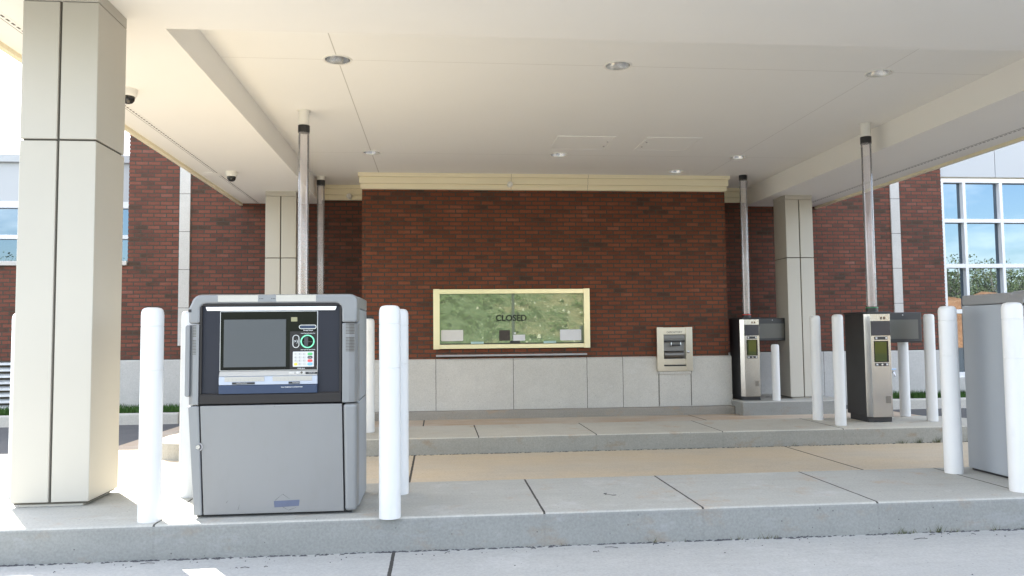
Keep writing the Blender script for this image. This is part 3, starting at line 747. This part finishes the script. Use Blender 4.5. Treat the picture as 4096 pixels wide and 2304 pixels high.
# ------------------------------------------------------------------ bollards
def make_bollard(h, r=.0735):
    t = thing('bollard', (0,0,0), '', 'bollard', 'white bollards on the islands')
    p = [(.001,h),(r*.45,h-.001),(r*.75,h-.006),(r*.90,h-.017),(r*.975,h-.034),(r,h-.055),(r,h-.128),(r-.003,h-.1295),(r-.003,h-.1325),(r,h-.134)]
    p += [(r,h-.43),(r-.0025,h-.4315),(r-.0025,h-.434),(r,h-.4355),(r*1.012,.25),(r*1.015,.012),(r*1.0,.0),(.001,.0)]
    b = MB().lathe([(a, z) for a, z in p[9:]], (0,0,0), 40).build('sleeve', M['bollard'], t)
    MB().lathe(p[:10], (0,0,0), 40).build('cap', M['bollard'], t)
    return t
tall1, tall2, short = make_bollard(1.45), make_bollard(1.535), make_bollard(1.065)
used = set()
def place(proto, x, y, z, lab):
    o = proto if proto not in used else copy_tree(proto)
    used.add(proto); o.location = (x, y, z); o.rotation_euler.z = random.uniform(0, 6.28); o['label'] = lab
place(tall1, -1.953, 5.60, 0, 'white bollard in the sun between the foreground pillar and the big grey machine')
place(tall1, -1.945, 6.42, 0, 'white bollard half hidden behind the left edge of the big grey machine')
place(tall1, -.327, 5.475, 0, 'white bollard right of the big grey machine, nearer the camera of an overlapping pair')
place(tall1, -.302, 6.28, 0, 'white bollard right of the big grey machine, partly behind another bollard')
place(tall1, 4.462, 6.47, 0, 'white bollard at the left rear corner of the grey machine on the right edge')
place(tall1, 4.452, 5.68, 0, 'white bollard cut by the right edge, in front of the grey machine')
place(tall1, -3.312, 6.62, 0, 'white bollard peeking out left of the foreground pillar')
place(tall2, -.925, 10.80, Z2, 'white bollard seen as a sliver against the right side of the big grey machine')
place(tall2, 5.575, 11.11, Z2, 'white bollard left of the near kiosk, farther of the left pair')
place(tall2, 5.560, 10.43, Z2, 'white bollard left of the near kiosk, nearer of the left pair')
place(tall2, 7.085, 11.35, Z2, 'white bollard under the side screen of the near kiosk')
place(tall2, 7.068, 10.67, Z2, 'white bollard right of the near kiosk and its side screen')
place(short, 6.405, 14.38, Z3, 'short white bollard between the rear kiosk and the back right pillar')

# ------------------------------------------------------------------ teller kiosks and tubes
def make_kiosk(ring):
    t = thing('teller_kiosk', (0,0,0), '', 'kiosk', 'black and steel drive-through kiosks')
    W = .20; H = 1.545; B = lambda: MB()
    B().box(-W+.02, W-.02, .07, .56, 0, .10).build('plinth', M['black'], t, .008)
    B().prism([(-W,.075),(-W+.035,.035),(W-.035,.035),(W,.075),(W,.60),(-W,.60)], 'z', .085, H).build('cabinet', M['black'], t, .008)
    B().prism([(-W-.012,.07),(-W+.02,.012),(W-.02,.012),(W+.012,.07),(W+.012,.615),(-W-.012,.615)], 'z', H, H+.03).build('lid', M['black'], t, .008)
    B().prism([(-W,.073),(-W+.06,.0),(W-.045,.0),(W,.073),(W-.005,.078),(-W+.005,.078)], 'z', .075, H-.003).build('front_panel', M['steel'], t, .003)
    B().box(-.132, .150, -.010, .004, 1.232, 1.440).build('screen', M['screen_navy'], t, .003)
    def bar(z, n):
        b = B().box(-.085, .108, -.010, .003, z-.022, z+.022).build('button_bar', M['black'], t, .003)
        for x in ((-.063,.085) if n == 2 else (-.063,.011,.085)):
            if x == .011: MB().lathe([(.001,.016),(.014,.016),(.017,.010)], (x,0,z), 16, True, 'y').build('key_lock', M['brass'], b)
            else: MB().box(x-.014, x+.014, -.014, -.009, z-.013, z+.013).build('button', M['white'], b, .003)
    bar(1.195, 2); bar(.820, 3)
    rec = B().box(-.098, .118, -.004, .002, .853, 1.155).build('carrier_window', M['gloss_black'], t, .003)
    B().box(-.088, .088, -.006, -.004, .863, 1.145).build('glass_door', M['glass_kiosk'], rec)
    B().box(.012, .035, -.006, .002, 1.462, 1.500).build('camera_eye', M['clay_dark'], t)
    B().box(.058, .085, -.006, .002, 1.462, 1.500).build('speaker', M['clay_dark'], t)
    gr = MB()
    for i in range(9):
        for k in range(11): x, z = .055+i*.0092, .275+k*.0092; gr.box(x-.0026, x+.0026, -.003, .002, z-.0026, z+.0026)
    gr.build('speaker_grille', M['gap'], t)
    B().cyl((-.015,.16,0), .083, H+.03, H+.105, 32).build('tube_socket', M['black'], t)
    B().lathe([(.0845,H+.083),(.0865,H+.085),(.0865,H+.093),(.0845,H+.095)], (-.015,.16,0), 32).build('status_ring', ring, t)
    sd = B().box(W+.02, .895, .40, .47, 1.125, 1.570).build('side_screen', M['black'], t, .012)
    B().box(W+.10, .835, .394, .402, 1.175, 1.462).build('display', M['screen_dim'], sd)
    B().cyl((.60,.40,1.530), .009, 0, .006, 12, 'y').build('camera_eye', M['trim_grey'], sd)
    B().box(W-.02, W+.04, .41, .46, 1.2, 1.5).build('bracket', M['black'], t, .004)
    return t
M['glass_kiosk'] = glass_mat('carrier_glass', (.035,.040,.015), (.65,.8,.4), .03)
M['clay_dark'] = paint('brown_sensor', (.16,.10,.06), .4)
kA = make_kiosk(M['ringd']); kA.location = (6.292, 10.62, Z2); kA['label'] = 'nearer black kiosk with stainless front and side screen on the right'
kB = make_kiosk(M['ringr']); kB.location = (5.965, 14.43, Z3); kB['label'] = 'farther black kiosk with stainless front at the right end of the brick bay'
kC = copy_tree(kA); kC.location = (-1.765, 10.46, Z2); kC['label'] = 'kiosk on the middle island hidden behind the big grey machine'
kD = copy_tree(kB); kD.location = (-2.185, 14.9, Z3); kD['label'] = 'kiosk on the rear left island hidden behind the big grey machine'
def make_tube(x, y, z0, zsock, sleeve, ztc, lab):
    t = thing('pneumatic_tube', (x, y, z0), lab, 'tube', 'clear tubes from the kiosks to the ceiling')
    MB().lathe([(.0713,z0),(.0713,ztc)], (x,y,0), 40).build('clear_tube', M['acrylic'], t)
    if sleeve:
        MB().lathe([(.068,zsock),(.0705,zsock),(.0705,ZU)], (x,y,0), 32).build('ceiling_sleeve', M['fixture'], t)
        MB().lathe([(.001,ZU-.004),(.095,ZU-.004),(.095,ZU-.001)], (x,y,0), 32).build('flange', M['fixture'], t)
    MB().lathe([(.0715,ztc-.012),(.0775,ztc-.012),(.0775,ztc+.085),(.0715,ztc+.085)], (x,y,0), 32).build('collar', M['black'], t)
    return t
HK = 1.545+.10
make_tube(-1.780, 10.62, Z2+HK, 4.06, True, 3.985, 'clear tube with white ceiling sleeve rising directly behind the big grey machine')
make_tube(6.277, 10.78, Z2+HK, 4.06, True, 3.985, 'clear tube with white ceiling sleeve above the nearer kiosk')
t2 = make_tube(-2.20, 15.06, Z3+HK, 4.17, True, 4.11, 'thinner looking clear tube in front of the dark brick left of the bay')
make_tube(5.95, 14.59, Z3+HK, 0, False, 4.19, 'clear tube with black collar against the ceiling above the rear kiosk')

# ------------------------------------------------------------------ cash machine
def make_atm():
    t = thing('cash_machine', (0,0,0), '', 'cash machine', 'grey drive-up cash machines')
    W, H, DP = .555, 1.538, .79
    # lower plinth shadow gap and body behind the front frame
    MB().box(-W+.04, W-.04, .06, DP-.02, 0, .03).build('plinth', M['black'], t)
    bd = MB(); bd.prism(rrect(-W+.012, W-.002, .16, DP, .03, 4), 'z', .022, .77)
    bd.build('lower_body', M['atm_side'], t)
    ub = MB().prism(rrect(-W+.012, W-.002, .16, DP, .03, 4), 'z', .776, H-.105).build('upper_body', M['atm_side'], t)
    MB().box(-W+.006, -W+.02, .205, DP-.02, .03, H-.106).build('side_panel', M['atm_side'], t, .002)
    cap = MB().prism(rrect(-W+.010, W-.001, .14, DP+.003, .035, 4), 'z', H-.101, H-.012).build('top_cap', M['atm_grey'], t, .012, 3)
    vs_ = MB()
    for k in range(16): z = 1.13+.018*k; vs_.box(W-.004, W-.0005, .28, .33, z, z+.008)
    vs_.box(W-.004, W-.0005, .33, .38, .83, 1.02); vs_.build('vent', M['trim_grey'], ub)
    # front frame: rounded outline with an opening, lower part tapering in on the left
    fr = MB()
    lz = .774
    outer = arc(W-.05,H-.05,.05,0,90,6)+arc(-W+.07,H-.07,.07,90,170,6)
    fr.prism([(W-.002,1.335)]+outer+[(-W-.018,1.44),(-W-.015,1.335),(-.497,1.335)]+arc(-.497+.045,1.474-.045,.045,180,90,5)+arc(.45-.045,1.474-.045,.045,90,0,5)+[(.45,1.335)], 'y', 0, .20)
    fr.build('front_frame', M['atm_grey'], t, .016, 3)
    rs = MB().prism([(.454,0.0),(W-.055,0.0),(W-.018,.018),(W-.002,.06),(W-.002,.20),(.454,.20)], 'z', lz, 1.331).build('side_trim', M['atm_grey'], t, .004)
    v2 = MB()
    for z0 in (1.256,1.133):
        for k in range(8 if z0 > 1.2 else 10): v2.box(.478, .538, -.0012, .001, z0+k*.0105, z0+k*.0105+.0042)
    v2.build('vent', M['gap'], rs)
    ls = MB().prism([(-W-.015,.03),(-W+.02,0.0),(-.500,0.0),(-.500,.20),(-W-.015,.20)], 'z', lz, 1.331).build('side_trim', M['atm_grey'], t, .004)
    v3 = MB()
    for z0 in (1.246,1.123):
        for k in range(8 if z0 > 1.2 else 10): v3.box(-.541, -.518, -.0012, .001, z0+k*.0105, z0+k*.0105+.0042)
    v3.build('vent', M['gap'], ls)
    MB().prism(rrect(-W-.034, -W-.004, .83, 1.325, .014, 4), 'y', -.004, .10).build('handle', M['atm_grey'], t, .006)
    MB().box(-W-.016, -W+.004, -.002, .03, 1.415, 1.435).build('latch', M['black'], t)
    # lower door and lower trims
    MB().prism([(-W-.012,lz-.008),(-.497,lz-.008),(-.466,.02),(-W+.034,.02)], 'y', 0, .20).build('lower_trim', M['atm_grey'], t, .008)
    MB().prism([(.460,lz-.008),(W-.002,lz-.008),(W-.002,.02),(.474,.02)], 'y', .001, .20).build('lower_trim', M['atm_grey'], t, .022, 3)
    dr = MB().prism([(-.489,lz-.008),(.452,lz-.008),(.467,.022),(-.457,.022)], 'y', .006, .18).build('door', M['atm_door'], t, .003)
    MB().prism([(.006,.060),(.168,.066),(.172,.108),(.002,.104)], 'y', .0048, .0065).build('sticker', M['sticker'], dr)
    sc_ = MB()
    for a, b in (((-.31,.10),(-.298,.117)),((-.233,.052),(-.222,.087)),((.01,.108),(.06,.150)),((.06,.150),(.11,.112)),((.06,.062),(.10,.038)),((.10,.038),(.15,.055)),((.0,.76),(.002,.752))):
        p, q = Vector((a[0],.0052,a[1])), Vector((b[0],.0052,b[1])); n_ = Vector((-(q-p).z,0,(q-p).x)).normalized()*.0012
        sc_.add([p-n_, p+n_, q+n_*.3, q-n_*.3], [(0,1,2,3)])
    sc_.build('scuff', M['ink'], dr)
    lk = MB().lathe([(.030,.001),(.030,-.004),(.022,-.004),(.019,-.001)], (-.495,.0,.487), 24, True, 'y').build('lock', M['trim_grey'], t)
    MB().lathe([(.001,.006),(.014,.006),(.017,.0)], (-.497,0,.487), 20, True, 'y').build('keyhole', M['brass'], lk)
    # recessed dark fascia
    MB().box(-.496, .449, .022, .19, .775, 1.475).build('fascia', M['atm_dark'], t)
    MB().prism([(.003,.778),(.022,.778),(.022,.850),(.014,.850),(.003,.838)], 'x', -.494, .447).build('bottom_bezel', M['atm_brown'], t, .004)
    rv = MB(); rv.box(-.496, -.482, .006, .022, .845, 1.46); rv.box(.435, .449, .006, .022, .845, 1.46); rv.box(-.482, .435, .006, .022, 1.458, 1.474)
    rv.build('reveal', M['atm_brown'], t, .003)
    MB().prism([(-.462,1.452),(-.452,1.424),(.405,1.424),(.415,1.452)], 'y', .008, .021).build('light_bar', M['light_lens'], t, .004)
    # screen module
    sm = MB().box(-.367, .287, .0165, .03, 1.004, 1.421).build('screen_module', M['white'], t, .003)
    gp = MB().box(-.3625, .2825, .015, .019, 1.008, 1.4165).build('glass_front', M['gloss_black'], sm)
    MB().box(-.340, .073, .0125, .0152, 1.030, 1.362).build('screen', M['screen'], t, .002)
    MB().box(.100, .281, .0135, .0152, 1.008, 1.276).build('reader_panel', M['atm_brown'], t)
    MB().box(.107, .148, .013, .0152, 1.346, 1.376).build('camera_window', M['khaki'], sm)
    def pill(x0, x1, z0, z1, wd_, m, name, y=.010):
        r = min(x1-x0, z1-z0)/2
        mb = ring_prism(MB(), rrect(x0,x1,z0,z1,r*.999,8), rrect(x0+wd_,x1-wd_,z0+wd_,z1-wd_,r*.999-wd_,8), y, .0145)
        return mb.build(name, m, t)
    p1 = pill(.160, .278, 1.292, 1.322, .0045, M['white'], 'receipt_slot')
    MB().prism(rrect(.168,.270,1.299,1.315,.0075,5), 'y', .0125, .0148).build('slot', M['atm_blue'], p1)
    pill(.118, .163, 1.160, 1.252, .0045, M['white'], 'tap_reader')
    text('>)', .030, (.140,.0128,1.206), M['print'], t, 'contactless_mark', .0004)
    cr_ = ring_prism(MB(), rrect(.172,.266,1.158,1.252,.0469,10), rrect(.180,.258,1.166,1.244,.0389,10), .004, .0145).build('card_reader', M['ringg'], t)
    MB().prism(rrect(.181,.257,1.167,1.243,.0379,10), 'y', .012, .0146).build('bezel', M['gloss_black'], cr_)
    MB().box(.186,.252,.0105,.0122,1.200,1.2045).box(.196,.222,.0112,.0122,1.172,1.238).build('slot', M['ink'], cr_)
    kp = MB().prism(rrect(.121,.262,1.028,1.134,.004,3), 'y', .008, .0145).build('keypad', M['white'], t)
    num = ['1','2','3','4','5','6','7','8','9','','0','']
    for r_ in range(4):
        for q in range(3):
            x, z = .141+q*.0285, 1.117-r_*.0235; i = r_*3+q
            m_ = M['keyy'] if i == 9 else M['offwhite']
            MB().prism(rrect(x-.0118,x+.0118,z-.0092,z+.0092,.009,4), 'y', .0045, .0082).build('key', m_, kp)
            if num[i]: text(num[i], .0165, (x-.003,.0042,z), M['grey_print'], kp, 'numeral', .0002)
        x, z = .2365, 1.117-r_*.0235
        MB().prism(rrect(x-.017,x+.017,z-.0092,z+.0092,.009,4), 'y', .0045, .0082).build('key', (M['keyg'],M['black'],M['keyr'],M['keyb'])[r_], kp)
        if r_ == 1: text('Clear', .010, (x,.0042,z), M['print'], kp, 'lettering', .0002)
    for s_, sz, x, z in (('Receipt Printer',.0105,.222,1.283),('Insert Card and Leave in Slot',.0082,.221,1.262),('Insert Card and Leave in Slot',.0082,.221,1.147),('Audio Jack',.0115,.176,1.017)):
        text(s_, sz, (x,.0130,z), M['print'], t, 'lettering', .0003, bold=.0002)
    # shelf below the screen
    sh = MB().prism([(.018,1.002),(-.002,.968),(.05,.968),(.05,1.002)], 'x', -.367, .287).build('shelf', M['silver'], t, .003)
    MB().box(.097,.132,.003,.02,.980,.993).build('plate', M['offwhite'], sh, .002); MB().box(.143,.200,.003,.02,.978,.995).build('plate', M['offwhite'], sh, .002)
    MB().lathe([(.001,.012),(.008,.010),(.010,.002)], (.157,.006,.986), 16, True, 'y').build('knob', M['white'], sh)
    MB().lathe([(.001,.004),(.004,.004),(.008,.003),(.009,0)], (.181,.006,.987), 14, True, 'y').build('audio_jack', M['gap'], sh)
    lb_ = MB().box(.208,.286,.001,.02,.977,.991).build('label_plate', M['black'], sh)
    text('Audio Jack', .010, (.25,.0003,.985), M['print'], lb_, 'lettering', .0002)
    bb = MB().box(-.367, .287, .0, .05, .907, .966).build('cash_unit', M['pale_blue'], t, .003)
    for a, b in ((-.329,-.066),(-.011,.252)):
        MB().box(a, b, -.003, .01, .931, .964).build('shutter', M['slot'], bb, .002)
        tk = MB()
        for k in range(9): x = a+(b-a)*(k+1)/10; tk.box(x-.0008, x+.0008, -.0036, -.0028, .935, .950)
        tk.build('rib', M['trim_grey'], bb)
    for a, b, s_ in ((-.279,-.129,'Cash/Check Deposit'),(.095,.171,'Cash Dispense')):
        pl = MB().box(a, b, -.002, .01, .911, .926).build('label_plate', M['black'], bb)
        text(s_, .0085, (a+.028 if b-a > .1 else a+.024,-.0026,.920), M['print'], pl, 'lettering', .0002, 'LEFT')
    MB().prism([(.0,.905),(-.006,.903),(-.002,.846),(.05,.846),(.05,.905)], 'x', -.367, .287).build('blue_lip', M['atm_blue'], t, .003)
    text('Insert Headphones to use Speech Mode', .0088, (.118,-.0062,.889), M['print'], t, 'lettering', .0003, bold=.0003)
    # mirror along the top
    mr = MB().prism([(.004,1.487),(-.0020,1.487),(-.0045,1.532),(.004,1.532)], 'x', -.378, .277).build('mirror', M['mirror'], t)
    cp = MB().box(-.112, .008, -.007, .012, 1.484, 1.534).build('camera_plate', M['atm_grey'], t, .002)
    ey = MB()
    for x in (-.100,-.090,-.080,-.020,-.010,0.0): ey.lathe([(.001,.0006),(.0032,.0006),(.0034,0)], (x,-.007,1.507), 10, True, 'y')
    ey.build('camera_eye', M['black'], cp)
    return t
M['light_lens'] = paint('white_light_lens', (.88,.88,.87), .3)
M['khaki'] = paint('khaki_window', (.28,.26,.15), .3)
atm = make_atm(); atm.location = (-1.134, 5.615, 0); atm.scale = (1.026, 1, 1); atm['label'] = 'big grey drive-up cash machine facing the camera on the front island'
a2 = copy_tree(atm); a2.location = (5.243, 5.83, 0); a2.scale = (1, 1, 1.012); a2['label'] = 'grey cash machine cut by the right edge, showing its plain side'

# ------------------------------------------------------------------ light, sky, camera
az = Vector((-.55, .835, 0)).normalized(); el = R(36.0)
sun_dir = Vector((az.x*math.cos(el), az.y*math.cos(el), math.sin(el)))
sd = bpy.data.lights.new('sun', 'SUN'); sd.energy = 3.7; sd.angle = R(.53); sd.color = (1.0,.965,.85)
so_ = bpy.data.objects.new('sun', sd); COL.objects.link(so_); so_.rotation_euler = sun_dir.to_track_quat('Z', 'Y').to_euler()
W = bpy.data.worlds.new('World'); scene.world = W; W.use_nodes = True; nt = W.node_tree; nt.nodes.clear()
o_ = nt.nodes.new('ShaderNodeOutputWorld'); bg = nt.nodes.new('ShaderNodeBackground'); sky = nt.nodes.new('ShaderNodeTexSky')
sky.sky_type = 'NISHITA'; sky.sun_disc = False; sky.sun_elevation = el; sky.sun_rotation = math.atan2(az.x, az.y)
sky.dust_density = 1.2; sky.air_density = 1.0; sky.ozone_density = 1.2
tc = nt.nodes.new('ShaderNodeTexCoord'); mp = nt.nodes.new('ShaderNodeMapping'); mp.inputs['Scale'].default_value = (1,1,3.2)
cl = nt.nodes.new('ShaderNodeTexNoise'); cl.inputs['Scale'].default_value = 2.3; cl.inputs['Detail'].default_value = 7; cl.inputs['Roughness'].default_value = .58
mr_ = nt.nodes.new('ShaderNodeMapRange'); mr_.inputs[1].default_value = .47; mr_.inputs[2].default_value = .66; mr_.inputs[4].default_value = .85
mxc = nt.nodes.new('ShaderNodeMix'); mxc.data_type = 'RGBA'; mxc.inputs[7].default_value = (13,12.6,12.2,1)
L = nt.links.new
L(tc.outputs['Generated'], mp.inputs[0]); L(mp.outputs[0], cl.inputs['Vector']); L(cl.outputs[0], mr_.inputs[0]); L(mr_.outputs[0], mxc.inputs[0])
L(sky.outputs[0], mxc.inputs[6]); L(mxc.outputs[2], bg.inputs[0]); bg.inputs[1].default_value = .088; L(bg.outputs[0], o_.inputs[0])

cd = bpy.data.cameras.new('camera'); co = bpy.data.objects.new('camera', cd); COL.objects.link(co); scene.camera = co
yaw, pitch, roll, fpx = .0958, .0575, -.0098, 781.06
fwd = Vector((math.sin(yaw)*math.cos(pitch), math.cos(yaw)*math.cos(pitch), math.sin(pitch)))
rt = Vector((math.cos(yaw), -math.sin(yaw), 0)); up = rt.cross(fwd)
c_, s_ = math.cos(roll), math.sin(roll); rt2 = c_*rt + s_*up; up2 = -s_*rt + c_*up
co.matrix_world = Matrix(((rt2.x, up2.x, -fwd.x, 0), (rt2.y, up2.y, -fwd.y, 0), (rt2.z, up2.z, -fwd.z, 1.25), (0,0,0,1)))
cd.sensor_width = 36; cd.lens = fpx/1024*36; cd.clip_start = .05; cd.clip_end = 1500
scene.view_settings.view_transform = 'Standard'; scene.view_settings.look = 'None'; scene.view_settings.gamma = 1
scene.view_settings.exposure = 2.83
scene.render.resolution_x, scene.render.resolution_y = 1024, 576
scene.cycles.use_denoising = True
scene.cycles.max_bounces = 10; scene.cycles.diffuse_bounces = 6; scene.cycles.glossy_bounces = 5; scene.cycles.transparent_max_bounces = 12
scene.cycles.sample_clamp_indirect = 8
